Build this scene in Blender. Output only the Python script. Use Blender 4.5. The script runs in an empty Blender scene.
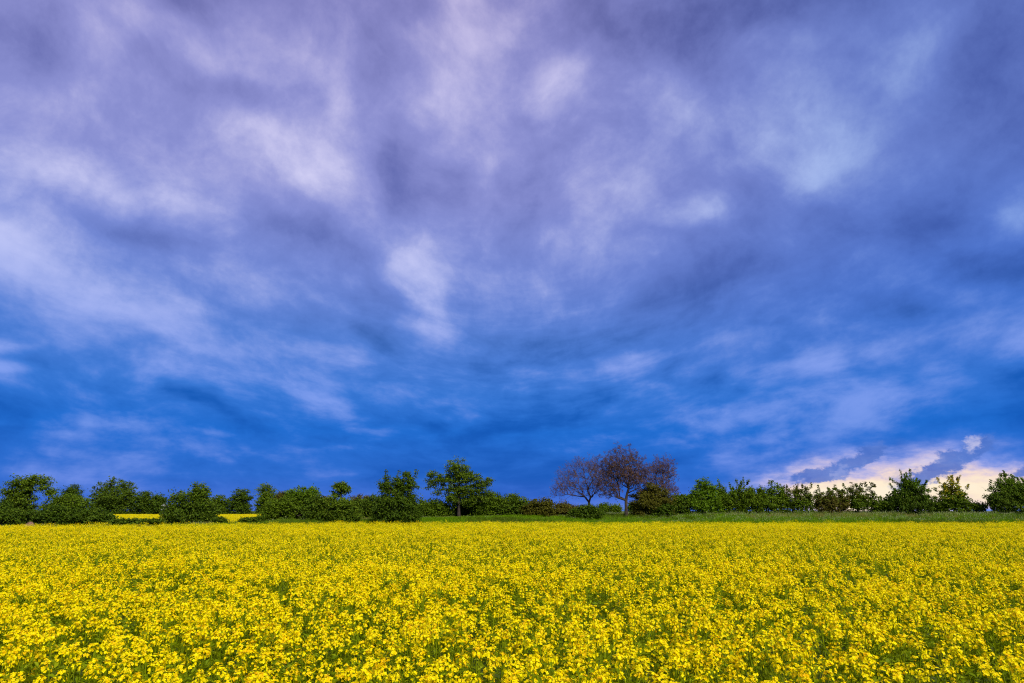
import bpy, math, random
import numpy as np
from mathutils import noise as mnoise, Vector

S = bpy.context.scene
COL = S.collection
rng = np.random.default_rng(7)
random.seed(7)
R = math.radians

# ------------------------------------------------------------------ camera
F = 682.7
PITCH = R(13.94)
CAMZ = 2.3
cd = bpy.data.cameras.new('camera')
cam = bpy.data.objects.new('camera', cd)
COL.objects.link(cam)
cd.lens = 24.0
cd.sensor_width = 36.0
cd.clip_start = 0.1
cd.clip_end = 20000
cam.location = (0, 0, CAMZ)
cam.rotation_euler = (R(90) + PITCH, 0, 0)
S.camera = cam
CP, SP = math.cos(PITCH), math.sin(PITCH)

def ray(px, py):
    a, b = px - 512.0, 341.5 - py
    return Vector((a, F * CP - b * SP, F * SP + b * CP))

def azel(px, py):
    d = ray(px, py)
    return math.degrees(math.atan2(d.x, d.y)), math.degrees(math.atan2(d.z, math.hypot(d.x, d.y)))

def X_at(px, Y):
    return (px - 512.0) / 703.4 * Y

def at(px, py, Y):
    d = ray(px, py)
    k = Y / d.y
    return d.x * k, CAMZ + d.z * k

# ------------------------------------------------------------------ terrain
def ss(t):
    t = min(1.0, max(0.0, t))
    return t * t * (3 - 2 * t)

def edge(x):
    return 78.5 - 16.0 * ss((-16.0 - x) / 30.0)

def bank(x):
    return 0.25 + 0.65 * ss((x + 42) / 22.0) + 0.75 * ss((x + 22) / 25.0)

def ground_z(x, y):
    e = edge(x)
    k = ss((x + 12) / 30.0)
    up = ss((y - e + 0.5) / (6.0 + 6.0 * k))
    a = e + 14 + 40 * k
    down = 1 - ss((y - a) / (14.0 + 60 * k)) * (1.0 - 0.25 * k)
    z = bank(x) * up * down
    if 1 < y < 400 and abs(x) < 400:
        z += 0.05 * mnoise.noise(Vector((x * 0.15, y * 0.15, 0)))
    return z

# ------------------------------------------------------------------ helpers
def props(o, label=None, cat=None, group=None, kind=None):
    if label: o['label'] = label
    if cat: o['category'] = cat
    if group: o['group'] = group
    if kind: o['kind'] = kind
    return o

def mesh_from(name, verts, faces, mats, midx=None, smooth=False):
    """verts (n,3); faces list of arrays (quads or tris)"""
    me = bpy.data.meshes.new(name)
    verts = np.asarray(verts, dtype=np.float32)
    me.vertices.add(len(verts))
    me.vertices.foreach_set('co', verts.ravel())
    loops, starts, tot = [], [], 0
    for fa in faces:
        fa = np.asarray(fa, dtype=np.int32)
        if len(fa) == 0: continue
        n = fa.shape[1]
        loops.append(fa.ravel())
        starts.append(tot + np.arange(len(fa)) * n)
        tot += fa.size
    if loops:
        loops = np.concatenate(loops); starts = np.concatenate(starts)
        me.loops.add(len(loops)); me.polygons.add(len(starts))
        me.loops.foreach_set('vertex_index', loops.astype(np.int32))
        me.polygons.foreach_set('loop_start', starts.astype(np.int32))
        if midx is not None:
            me.polygons.foreach_set('material_index', np.asarray(midx, dtype=np.int32))
        me.polygons.foreach_set('use_smooth', np.full(len(starts), smooth, dtype=bool))
    for m in mats: me.materials.append(m)
    me.update(calc_edges=True)
    me.validate()
    return me

def obj(name, me, parent=None, coll=None):
    o = bpy.data.objects.new(name, me)
    (coll or COL).objects.link(o)
    if parent is not None: o.parent = parent
    return o

def empty(name, loc):
    o = bpy.data.objects.new(name, None)
    COL.objects.link(o)
    o.location = loc
    o.empty_display_size = 0.3
    return o

def unit(a):
    return a / np.maximum(np.linalg.norm(a, axis=-1, keepdims=True), 1e-9)

def diamonds(c, a, b, n=None, asym=0.0):
    """leaf quads centred on c with half sizes a, b; n = optional normals"""
    N = len(c)
    if n is None:
        n = rng.normal(size=(N, 3)); n[:, 2] = np.abs(n[:, 2]) * 1.3
    n = unit(n)
    u = unit(np.cross(n, rng.normal(size=(N, 3))))
    v = np.cross(n, u)
    a = np.broadcast_to(np.asarray(a), (N,))[:, None]
    b = np.broadcast_to(np.asarray(b), (N,))[:, None]
    bend = n * a * 0.25
    V = np.stack([c - u * a - bend, c - v * b + u * a * asym, c + u * a - bend, c + v * b + u * a * asym], 1).reshape(-1, 3)
    Fq = np.arange(N * 4).reshape(N, 4)
    return V, Fq

def tubes(segs):
    """segs: list of (p0, p1, r0, r1, sides) -> verts, quads"""
    Vs, Fs, off = [], [], 0
    for p0, p1, r0, r1, ns in segs:
        p0 = np.asarray(p0, float); p1 = np.asarray(p1, float)
        d = p1 - p0; L = np.linalg.norm(d)
        if L < 1e-6: continue
        d /= L
        h = np.array([1.0, 0, 0]) if abs(d[0]) < .8 else np.array([0, 1.0, 0])
        u = np.cross(d, h); u /= np.linalg.norm(u); v = np.cross(d, u)
        t = np.arange(ns) * 2 * math.pi / ns
        ring = np.cos(t)[:, None] * u + np.sin(t)[:, None] * v
        Vs.append(p0 + ring * r0); Vs.append(p1 + ring * r1)
        i = np.arange(ns); j = (i + 1) % ns
        Fs.append(np.stack([off + i, off + j, off + ns + j, off + ns + i], 1))
        off += 2 * ns
    if not Vs: return np.zeros((0, 3)), np.zeros((0, 4), int)
    return np.concatenate(Vs), np.concatenate(Fs)

# ------------------------------------------------------------------ materials
def lin(r, g, b):
    f = lambda c: (c / 255) / 12.92 if c / 255 <= .04045 else ((c / 255 + .055) / 1.055) ** 2.4
    return (f(r), f(g), f(b), 1.0)

def leaf_mat(name, cols, transl=0.35, rough=0.6, rnd='island', spec=0.1):
    m = bpy.data.materials.new(name); m.use_nodes = True
    nt = m.node_tree; N = nt.nodes; L = nt.links; N.clear()
    out = N.new('ShaderNodeOutputMaterial')
    ramp = N.new('ShaderNodeValToRGB')
    els = ramp.color_ramp.elements
    for i, c in enumerate(cols):
        p = i / max(1, len(cols) - 1)
        e = els[i] if i < 2 and i < len(els) else els.new(p)
        e.position = p; e.color = (*c, 1)
    geo = N.new('ShaderNodeNewGeometry'); oi = N.new('ShaderNodeObjectInfo')
    mix = N.new('ShaderNodeMath'); mix.operation = 'MULTIPLY_ADD'
    L.new(geo.outputs['Random Per Island'], mix.inputs[0]); mix.inputs[1].default_value = 0.75
    m2 = N.new('ShaderNodeMath'); m2.operation = 'MULTIPLY'; m2.inputs[1].default_value = 0.25
    L.new(oi.outputs['Random'], m2.inputs[0]); L.new(m2.outputs[0], mix.inputs[2])
    L.new(mix.outputs[0], ramp.inputs[0])
    bs = N.new('ShaderNodeBsdfPrincipled')
    bs.inputs['Roughness'].default_value = rough
    bs.inputs['Specular IOR Level'].default_value = spec
    L.new(ramp.outputs[0], bs.inputs['Base Color'])
    tr = N.new('ShaderNodeBsdfTranslucent'); L.new(ramp.outputs[0], tr.inputs['Color'])
    mx = N.new('ShaderNodeMixShader'); mx.inputs[0].default_value = transl
    L.new(bs.outputs[0], mx.inputs[1]); L.new(tr.outputs[0], mx.inputs[2])
    L.new(mx.outputs[0], out.inputs[0])
    return m

def bark_mat(name, c0, c1):
    m = bpy.data.materials.new(name); m.use_nodes = True
    nt = m.node_tree; N = nt.nodes; L = nt.links
    bs = N['Principled BSDF']; bs.inputs['Roughness'].default_value = 0.95; bs.inputs['Specular IOR Level'].default_value = .08
    no = N.new('ShaderNodeTexNoise'); no.inputs['Scale'].default_value = 3; no.inputs['Detail'].default_value = 5
    tc = N.new('ShaderNodeTexCoord'); L.new(tc.outputs['Object'], no.inputs['Vector'])
    ramp = N.new('ShaderNodeValToRGB')
    ramp.color_ramp.elements[0].position = .3; ramp.color_ramp.elements[0].color = (*c0, 1)
    ramp.color_ramp.elements[1].position = .7; ramp.color_ramp.elements[1].color = (*c1, 1)
    L.new(no.outputs[0], ramp.inputs[0]); L.new(ramp.outputs[0], bs.inputs['Base Color'])
    bp = N.new('ShaderNodeBump'); bp.inputs['Strength'].default_value = .5
    L.new(no.outputs[0], bp.inputs['Height']); L.new(bp.outputs[0], bs.inputs['Normal'])
    return m

M = {}
M['petal'] = leaf_mat('petal', [(.86, .46, .0), (.97, .71, .0), (.99, .84, .0), (.99, .88, .0), (.94, .64, .0)], .35, .5)
M['stem'] = leaf_mat('stem', [(.13, .21, .002), (.24, .31, .002), (.36, .42, .006)], .45, .6)
M['grass'] = leaf_mat('grass', [(.09, .20, .001), (.15, .29, .002), (.22, .36, .006)], .4, .55)
M['seedgrass'] = leaf_mat('seed_head', [(.18, .24, .07), (.32, .36, .16), (.26, .28, .12)], .3, .7)
M['dark'] = leaf_mat('leaf_dark', [(.030, .062, .004), (.062, .11, .005), (.12, .17, .008)], .25)
M['mid'] = leaf_mat('leaf_mid', [(.055, .10, .004), (.10, .165, .006), (.16, .23, .01)], .35)
M['bright'] = leaf_mat('leaf_bright', [(.06, .13, .004), (.11, .20, .006), (.17, .27, .01)], .35)
M['olive'] = leaf_mat('leaf_olive', [(.06, .062, .006), (.10, .10, .008), (.15, .14, .012)], .3)
M['yellow'] = leaf_mat('leaf_yellow_backlit', [(.22, .22, .01), (.50, .40, .015), (.78, .58, .02)], .5)  # sunset backlight on a bush top, put into the leaf colour
M['russet'] = leaf_mat('leaf_russet', [(.10, .05, .036), (.155, .085, .06), (.21, .14, .11)], .3)
M['rust'] = leaf_mat('leaf_rust', [(.08, .065, .012), (.12, .10, .014), (.10, .13, .010)], .3)
M['pale'] = leaf_mat('blossom_pale', [(.20, .22, .16), (.42, .43, .38), (.55, .55, .5)], .3)
M['bark'] = bark_mat('bark', (.025, .02, .016), (.07, .055, .045))
M['twig'] = bark_mat('twig_bark', (.07, .05, .045), (.14, .10, .09))
M['earth'] = bark_mat('earth', (.09, .05, .035), (.24, .14, .10))

def ground_mat():
    m = bpy.data.materials.new('ground'); m.use_nodes = True
    nt = m.node_tree; N = nt.nodes; L = nt.links
    bs = N['Principled BSDF']; bs.inputs['Roughness'].default_value = 0.95
    bs.inputs['Specular IOR Level'].default_value = 0.1
    tc = N.new('ShaderNodeTexCoord')
    n1 = N.new('ShaderNodeTexNoise'); n1.inputs['Scale'].default_value = .08; n1.inputs['Detail'].default_value = 6
    n2 = N.new('ShaderNodeTexNoise'); n2.inputs['Scale'].default_value = 6; n2.inputs['Detail'].default_value = 8
    L.new(tc.outputs['Object'], n1.inputs[0]); L.new(tc.outputs['Object'], n2.inputs[0])
    r1 = N.new('ShaderNodeValToRGB'); e = r1.color_ramp.elements
    e[0].position = .3; e[0].color = (.05, .095, .01, 1); e[1].position = .7; e[1].color = (.12, .15, .022, 1)
    r2 = N.new('ShaderNodeValToRGB'); e = r2.color_ramp.elements
    e[0].position = .35; e[0].color = (.045, .04, .02, 1); e[1].position = .6; e[1].color = (.09, .14, .015, 1)
    L.new(n1.outputs[0], r1.inputs[0]); L.new(n2.outputs[0], r2.inputs[0])
    mx = N.new('ShaderNodeMix'); mx.data_type = 'RGBA'; mx.inputs[0].default_value = .45
    L.new(r1.outputs[0], mx.inputs[6]); L.new(r2.outputs[0], mx.inputs[7])
    L.new(mx.outputs[2], bs.inputs['Base Color'])
    bp = N.new('ShaderNodeBump'); bp.inputs['Strength'].default_value = .6; bp.inputs['Distance'].default_value = .1
    L.new(n2.outputs[0], bp.inputs['Height']); L.new(bp.outputs[0], bs.inputs['Normal'])
    return m
M['ground'] = ground_mat()

# ------------------------------------------------------------------ ground sheet
xs = np.unique(np.concatenate([np.arange(-90, 90.1, 2.0), np.arange(-400, 401, 20.0), [-6000, -3000, -1500, -800, 800, 1500, 3000, 6000]]))
ys = np.unique(np.concatenate([np.arange(-20, 56, 4.0), np.arange(56, 170, 1.5), np.arange(170, 420, 20.0), [-3000, -800, -200, -60, 600, 1000, 2000, 4000, 9000]]))
gv = np.array([(x, y, ground_z(x, y)) for y in ys for x in xs])
nx, ny = len(xs), len(ys)
ii, jj = np.meshgrid(np.arange(nx - 1), np.arange(ny - 1))
i0 = (jj * nx + ii).ravel()
gf = np.stack([i0, i0 + 1, i0 + nx + 1, i0 + nx], 1)
props(obj('ground', mesh_from('ground', gv, [gf], [M['ground']], smooth=True)), 'green farmland ground running flat to the horizon', None, None, 'structure')

# ------------------------------------------------------------------ geometry-node scatter (for uncountable cover)
def scatter(name, pts, rot, scl, idx, coll, label, cat):
    me = bpy.data.meshes.new(name)
    n = len(pts)
    me.vertices.add(n); me.vertices.foreach_set('co', np.asarray(pts, np.float32).ravel())
    a = me.attributes.new('rot', 'FLOAT_VECTOR', 'POINT'); a.data.foreach_set('vector', np.asarray(rot, np.float32).ravel())
    a = me.attributes.new('scl', 'FLOAT_VECTOR', 'POINT'); a.data.foreach_set('vector', np.asarray(scl, np.float32).ravel())
    a = me.attributes.new('idx', 'INT', 'POINT'); a.data.foreach_set('value', np.asarray(idx, np.int32))
    o = obj(name, me)
    ng = bpy.data.node_groups.new(name + '_scatter', 'GeometryNodeTree')
    ng.interface.new_socket('Geometry', in_out='INPUT', socket_type='NodeSocketGeometry')
    ng.interface.new_socket('Geometry', in_out='OUTPUT', socket_type='NodeSocketGeometry')
    N, L = ng.nodes, ng.links
    gi = N.new('NodeGroupInput'); go = N.new('NodeGroupOutput')
    ip = N.new('GeometryNodeInstanceOnPoints')
    ci = N.new('GeometryNodeCollectionInfo'); ci.inputs['Collection'].default_value = coll
    ci.inputs['Separate Children'].default_value = True; ci.inputs['Reset Children'].default_value = True
    def na(nm, t):
        q = N.new('GeometryNodeInputNamedAttribute'); q.data_type = t; q.inputs['Name'].default_value = nm
        return q.outputs['Attribute']
    L.new(gi.outputs[0], ip.inputs['Points']); L.new(ci.outputs[0], ip.inputs['Instance'])
    ip.inputs['Pick Instance'].default_value = True
    L.new(na('idx', 'INT'), ip.inputs['Instance Index'])
    er = N.new('FunctionNodeEulerToRotation'); L.new(na('rot', 'FLOAT_VECTOR'), er.inputs[0])
    L.new(er.outputs[0], ip.inputs['Rotation']); L.new(na('scl', 'FLOAT_VECTOR'), ip.inputs['Scale'])
    L.new(ip.outputs[0], go.inputs[0])
    md = o.modifiers.new('scatter', 'NODES'); md.node_group = ng
    props(o, label, cat, None, 'stuff')
    return o

# ------------------------------------------------------------------ rapeseed plants
def rape(lod, seed, h=1.12, ox=0, oy=0):
    """one flowering rapeseed plant -> (stem verts, stem quads, flower verts, flower quads)"""
    r = np.random.default_rng(seed)
    segs, heads = [], []
    top = h * r.uniform(.93, 1.03)
    lean = r.normal(0, .05, 2)
    p0 = np.array([ox, oy, 0.0]); p1 = np.array([ox + lean[0] * .4, oy + lean[1] * .4, top * .55]); p2 = np.array([ox + lean[0], oy + lean[1], top - .04])
    ns = 4 if lod == 1 else 3
    segs += [(p0, p1, .008, .006, ns), (p1, p2, .006, .003, ns)]
    heads.append((p2, 1.0))
    nb = int(r.integers(4, 8)) if lod == 1 else int(r.integers(4, 7))
    for i in range(nb):
        t = r.uniform(.35, .85); a = r.uniform(0, 6.283)
        q0 = p0 + (p2 - p0) * t
        rad = r.uniform(.07, .24)
        q1 = np.array([ox + lean[0] + math.cos(a) * rad, oy + lean[1] + math.sin(a) * rad, top - r.uniform(.02, .28)])
        if lod == 1:
            mid = (q0 + q1) / 2 + np.array([math.cos(a) * .03, math.sin(a) * .03, -.02])
            segs += [(q0, mid, .004, .0035, 3), (mid, q1, .0035, .0025, 3)]
        elif lod == 2:
            segs += [(q0, q1, .005, .003, 3)]
        heads.append((q1, r.uniform(.6, 1.0)))
    FV, FN, FA = [], [], []
    for c, s in heads:
        n = int({1: 27, 2: 15, 3: 3}[lod] * s) + 1
        a = r.uniform(0, 6.283, n); u = r.uniform(0.05, 1, n)
        el = u * 1.6
        rr = .047 * (s ** .5) * {1: 1, 2: 1.05, 3: 1.1}[lod]
        nrm = np.stack([np.cos(a) * np.sin(el), np.sin(a) * np.sin(el), np.cos(el) + .15], 1)
        pos = c + nrm * rr * r.uniform(.75, 1.15, (n, 1)) * np.array([1, 1, 1.0]) + np.array([0, 0, -.012])
        pos[:, 2] -= r.uniform(0, .035, n) * (u > .55)
        FV.append(pos); FN.append(nrm + r.normal(0, .25, nrm.shape))
    pos = np.concatenate(FV); nrm = unit(np.concatenate(FN))
    if lod == 1:
        u = unit(np.cross(nrm, r.normal(size=nrm.shape))); v = np.cross(nrm, u)
        Vs, off, Fs = [], 0, []
        L = .0128; W = .0062
        # each floret is one connected four-petal cross around a centre vertex
        n = len(pos)
        pl = [pos]
        for d, w in ((u, v), (v, -u), (-u, -v), (-v, u)):
            pl += [pos + d * L * .62 + w * W + nrm * L * .15, pos + d * L * 1.1 + nrm * L * .28, pos + d * L * .62 - w * W + nrm * L * .15]
        V = np.stack(pl, 1).reshape(-1, 3)
        b = np.arange(n) * 13
        Q = np.concatenate([np.stack([b, b + 1 + 3 * k, b + 2 + 3 * k, b + 3 + 3 * k], 1) for k in range(4)])
    else:
        sz = {2: .0145, 3: .018}[lod]
        u = unit(np.cross(nrm, r.normal(size=nrm.shape))); v = np.cross(nrm, u)
        V = np.stack([pos - u * sz, pos - v * sz * .9, pos + u * sz, pos + v * sz * .9], 1).reshape(-1, 3)
        Q = np.arange(len(pos) * 4).reshape(-1, 4)
    SV, SQ = tubes(segs) if lod < 3 else tubes(segs[:1])
    # leaves and pods along the stems
    nl = {1: 40, 2: 22, 3: 14}[lod]
    t = r.uniform(.2, .95, nl); a = r.uniform(0, 6.283, nl)
    ln = (.16 * (1.05 - t) + .04) * r.uniform(.7, 1.2, nl)
    base = p0 + (p2 - p0) * t[:, None]
    base[:, 0] += np.cos(a) * .10 * r.uniform(0, 1, nl); base[:, 1] += np.sin(a) * .10 * r.uniform(0, 1, nl)
    d = np.stack([np.cos(a), np.sin(a), r.uniform(-.2, .9, nl)], 1); d = unit(d)
    w = unit(np.cross(d, np.array([0, 0, 1.0]) + r.normal(0, .3, d.shape)))
    tip = base + d * ln[:, None]; mid = base + d * ln[:, None] * .5 + np.array([0, 0, .01])
    ww = (ln * .22)[:, None]
    LV = np.stack([base, mid - w * ww, tip, mid + w * ww], 1).reshape(-1, 3)
    LQ = np.arange(nl * 4).reshape(-1, 4) + len(SV)
    SV = np.concatenate([SV, LV]); SQ = np.concatenate([SQ, LQ])
    return SV, SQ, V, Q

def merged(name, parts):
    V, Q, mi, off = [], [], [], 0
    for SV, SQ, FV, FQ in parts:
        V.append(SV); Q.append(SQ + off); mi.append(np.zeros(len(SQ), int)); off += len(SV)
        V.append(FV); Q.append(FQ + off); mi.append(np.ones(len(FQ), int)); off += len(FV)
    return mesh_from(name, np.concatenate(V), [np.concatenate(Q)], [M['stem'], M['petal']], np.concatenate(mi))

c1 = bpy.data.collections.new('rapeseed_near'); c2 = bpy.data.collections.new('rapeseed_middle'); c3 = bpy.data.collections.new('rapeseed_distant')
near_parts = []
for k in range(9):
    p = rape(1, 100 + k); near_parts.append(p)
    obj('rapeseed_variant', merged('rapeseed', [p]), None, c1)
for k in range(8):
    obj('rapeseed_variant', merged('rapeseed', [rape(2, 200 + k)]), None, c2)
for k in range(6):
    rr_ = np.random.default_rng(300 + k)
    obj('rapeseed_variant', merged('rapeseed', [rape(3, 300 + 20 * k + j, ox=rr_.uniform(-.5, .5), oy=rr_.uniform(-.5, .5), h=rr_.uniform(1.0, 1.17)) for j in range(10)]), None, c3)

def stand(x, y):
    """how well the crop stands at a spot: 0 gap, 1 full"""
    n = mnoise.noise(Vector((x * .5, y * .36, 3.3))) * .55 + mnoise.noise(Vector((x * 1.9, y * 1.5, 9.1))) * .75
    return n

def crop_points(y0, y1, dens, margin=0.62, pad=3.0, halfw=None):
    pts, sc = [], []
    st = 1 / math.sqrt(dens)
    for y in np.arange(y0, y1, st):
        hw = abs(y) * margin * 512 / 703.4 * 2 + pad if halfw is None else halfw
        X = np.arange(-hw, hw, st)
        jx = rng.uniform(-.6, .6, len(X)) * st; jy = rng.uniform(-.6, .6, len(X)) * st
        for x, b, c in zip(X, jx, jy):
            px, py = x + b, y + c
            if py > edge(px) - .3: continue
            n = stand(px, py)
            if rng.random() < .06 + ss((-.02 - n) / .26) * .86: continue
            pts.append((px, py, ground_z(px, py) if py > 50 else 0.0))
            sc.append(1 + .22 * n + rng.normal(0, .05))
    return np.array(pts), np.array(sc)

def inst_attrs(n, sc, nvar):
    rot = np.zeros((n, 3)); rot[:, 2] = rng.uniform(0, 6.283, n); rot[:, :2] = rng.normal(0, .05, (n, 2))
    scl = np.stack([np.ones(n), np.ones(n), sc], 1) * rng.uniform(.92, 1.08, (n, 1)) ** .5
    return rot, scl, rng.integers(0, nvar, n)

P, sc = crop_points(1.2, 17.0, 11)
# the 300 plants that show largest become individuals
fx = np.abs(P[:, 0]) * 703.4 / np.maximum(P[:, 1], .1)
tops = CAMZ - 1.12 * sc
pyc = P[:, 1]
dep = np.degrees(np.arctan2(tops, pyc))
vis = (dep < 12.4) & (fx < 505 + 25)
order = np.argsort(np.where(vis, P[:, 1], 1e9))[:300]
ind = np.zeros(len(P), bool); ind[order] = True
rot, scl, idx = inst_attrs(len(P), sc, 9)
near_rest = (P[~ind], rot[~ind], scl[~ind], idx[~ind])
stem_me = [mesh_from('rapeseed_stem', p[0], [p[1]], [M['stem']]) for p in near_parts]
flow_me = [mesh_from('rapeseed_blossom', p[2], [p[3]], [M['petal']]) for p in near_parts]
for k in order:
    e = empty('rapeseed_plant', tuple(P[k])); e.rotation_euler = tuple(rot[k]); e.scale = tuple(scl[k])
    props(e, 'single yellow flowering rapeseed plant in the nearest rows along the bottom edge', 'rapeseed plant', 'nearest rapeseed plants of the field')
    v = int(idx[k])
    obj('stem', stem_me[v], e); obj('blossom', flow_me[v], e)
scatter('rapeseed_crop_near', *near_rest, c1, 'bright yellow rapeseed crop in loose clumps just behind the nearest plants', 'rapeseed crop')
P, sc = crop_points(17.0, 52.0, 8, .6, 4)
rot, scl, idx = inst_attrs(len(P), sc, 8)
scatter('rapeseed_crop_middle', P, rot, scl, idx, c2, 'dense yellow rapeseed crop across the middle of the field', 'rapeseed crop')
P, sc = crop_points(52.0, 80.0, 1.35, .6, 6)
rot, scl, idx = inst_attrs(len(P), sc, 6)
scatter('rapeseed_crop_distant', P, rot, scl, idx, c3, 'thick golden band of rapeseed crop up to the far field edge', 'rapeseed crop')
# second field beyond the hedge on the left
pts = []
for y in np.arange(94, 280, 1.25):
    for x in np.arange(X_at(40, y), X_at(322, y), 1.25):
        pts.append((x + rng.uniform(-.6, .6), y + rng.uniform(-.6, .6), 0))
P = np.array(pts); P[:, 2] = [ground_z(a, b) for a, b, _ in P]
rot, scl, idx = inst_attrs(len(P), rng.normal(1, .04, len(P)), 6)
scl[:, :2] *= 1.3
scatter('rapeseed_crop_second_field', P, rot, scl, idx, c3, 'thin yellow strip of a second rapeseed field seen beyond the hedge', 'rapeseed crop')

# ------------------------------------------------------------------ grass verge
cg = bpy.data.collections.new('grass_tufts')
def tuft(seed, n, h, seeds):
    r = np.random.default_rng(seed)
    c = r.normal(0, .22, (n, 2)); hh = h * r.uniform(.6, 1.1, n); w = r.uniform(.008, .016, n)
    a = r.uniform(0, 6.283, n); ln = r.normal(0, .14, (n, 2))
    b = np.concatenate([c, np.zeros((n, 1))], 1)
    sd = np.stack([np.cos(a), np.sin(a), np.zeros(n)], 1) * w[:, None]
    m = np.concatenate([c + ln * .35, hh[:, None] * .6], 1); t = np.concatenate([c + ln, hh[:, None]], 1)
    V = np.concatenate([np.stack([b - sd, b + sd, m + sd * .8, m - sd * .8], 1).reshape(-1, 3), np.stack([m - sd * .8, m + sd * .8, t + sd * .15, t - sd * .15], 1).reshape(-1, 3)])
    Q = np.arange(len(V)).reshape(-1, 4); mi = np.zeros(len(Q), int)
    if seeds:
        k = r.choice(n, seeds, replace=False)
        s0 = t[k] + np.array([0, 0, .0]); s1 = s0 + np.array([0, 0, .14]) + np.concatenate([ln[k] * .4, np.zeros((seeds, 1))], 1)
        sw = sd[k] * 1.8; mm = (s0 + s1) / 2
        SV = np.stack([s0, mm - sw, s1, mm + sw], 1).reshape(-1, 3)
        V = np.concatenate([V, SV]); Q = np.arange(len(V)).reshape(-1, 4); mi = np.concatenate([mi, np.ones(seeds, int)])
    obj('grass_tuft', mesh_from('grass_tuft', V, [Q], [M['grass'], M['seedgrass']], mi), None, cg)
for k in range(4): tuft(500 + k, 46, .55, 0)
for k in range(4): tuft(520 + k, 46, .62, 16)
M['grass_'] = M['grass']; M['grass'] = M['mid']
for k in range(3): tuft(540 + k, 46, .6, 0)
M['grass'] = leaf_mat('grass_dry', [(.16, .17, .03), (.24, .24, .05), (.30, .29, .09)], .35, .6)
for k in range(2): tuft(550 + k, 46, .6, 0)
M['grass'] = M['grass_']
pts, sc, idx = [], [], []
for y in np.arange(60, 118, .42):
    for x in np.arange(-.62 * y * 1.2 - 6, .62 * y * 1.2 + 6, .42):
        xx, yy = x + rng.uniform(-.25, .25), y + rng.uniform(-.25, .25)
        d = yy - edge(xx)
        k = ss((xx + 12) / 30.0)
        if d < 0 or d > 17 + 22 * k: continue
        if d > 6 and rng.random() < .45: continue
        n = mnoise.noise(Vector((xx * .25, yy * .25, 1.7)))
        # low sward next to the crop in the middle, tall on the bank to the right
        tall = .55 + .15 * ss((xx - 22) / 10.0) + .35 * ss((-10 - xx) / 10)
        if xx > 22: tall += .25 * ss((14 - d) / 6)
        pts.append((xx, yy, ground_z(xx, yy)))
        sc.append(tall * (1 + .4 * n) * rng.uniform(.8, 1.15))
        n2 = mnoise.noise(Vector((xx * .07, yy * .3, 5.7))) + rng.normal(0, .12)
        if d > 5 and rng.random() < (.40 if xx > 16 else .04): q_ = rng.integers(4, 8)
        elif n2 > .12: q_ = rng.integers(8, 11)
        elif d > 8 and n2 < -.05: q_ = rng.integers(11, 13)
        else: q_ = rng.integers(0, 4)
        idx.append(q_)
n = len(pts)
rot = np.zeros((n, 3)); rot[:, 2] = rng.uniform(0, 6.283, n)
sc = np.array(sc); scl = np.stack([np.ones(n), np.ones(n), sc], 1)
scatter('verge_grass', pts, rot, scl, idx, cg, 'long green grass with pale seed heads along the far edge of the crop', 'grass')

# ------------------------------------------------------------------ trees
def skeleton(base, fork, centres, r_tip, wob=.05, straight=.0, power=.5):
    """trunk from base to fork, then each centre joined to the nearest limb node"""
    nodes = [np.array(base, float)]; par = [-1]
    d = fork - nodes[0]
    K = max(2, int(np.linalg.norm(d) / .8))
    for i in range(1, K + 1):
        p = nodes[0] + d * i / K
        if i < K: p = p + rng.normal(0, wob * .5, 3) * np.array([1, 1, 0])
        nodes.append(p); par.append(len(nodes) - 2)
    first = len(nodes) - 1
    order = np.argsort(np.linalg.norm(centres - fork, axis=1))
    arr = np.zeros((len(nodes) + len(centres) * 12, 3)); arr[:len(nodes)] = nodes; cnt = len(nodes)
    cost = np.zeros(len(arr))
    tips = []
    for k in order:
        c = centres[k]
        vec = c - arr[first:cnt]
        dist = np.linalg.norm(vec, axis=1)
        # favour nodes lying between the fork and the centre
        sc = dist + .35 * cost[first:cnt] + .6 * np.maximum(0, -vec[:, 2])
        j = first + int(np.argmin(sc))
        L = dist[j - first]
        m = min(10, max(1, int(L / .7)))
        pj = j; p0 = arr[j].copy()
        for i in range(1, m + 1):
            t = i / m
            p = p0 + (c - p0) * t
            if i < m:
                p = p + rng.normal(0, wob * L * .5, 3); p[2] += .08 * L * math.sin(math.pi * t)
            arr[cnt] = p; cost[cnt] = cost[pj] + np.linalg.norm(p - arr[pj])
            par.append(pj); pj = cnt; cnt += 1
        tips.append(pj)
    arr = arr[:cnt]; par = np.array(par)
    load = np.zeros(cnt)
    for t in tips: load[t] += 1
    for i in range(cnt - 1, 0, -1): load[par[i]] += load[i]
    rad = r_tip * np.maximum(load, 1) ** power
    return arr, par, rad, tips

def lobes_to_world(lobes, D, jitter=True):
    out = []
    for l in lobes:
        cx, cy, rx, ry = l[:4]
        x, z = at(cx, cy, D); x2, _ = at(cx + rx, cy, D); _, z2 = at(cx, cy - ry, D)
        RX, RZ = abs(x2 - x), abs(z2 - z)
        dy = l[4] if len(l) > 4 else 0.0
        out.append((np.array([x, D + dy * RX, z]), np.array([RX, max(RX, RZ * .8) if RX < RZ * 1.6 else RX * .75, RZ])))
    return out

def sample_lobes(W, n, shell=.45):
    vol = np.array([w[1][0] * w[1][1] * w[1][2] for w in W]) ** .8
    ids = rng.choice(len(W), n, p=vol / vol.sum())
    d = unit(rng.normal(size=(n, 3)))
    r = rng.uniform(0, 1, n) ** shell
    c = np.array([W[i][0] for i in ids]); s = np.array([W[i][1] for i in ids])
    return c + d * s * r[:, None]

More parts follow.
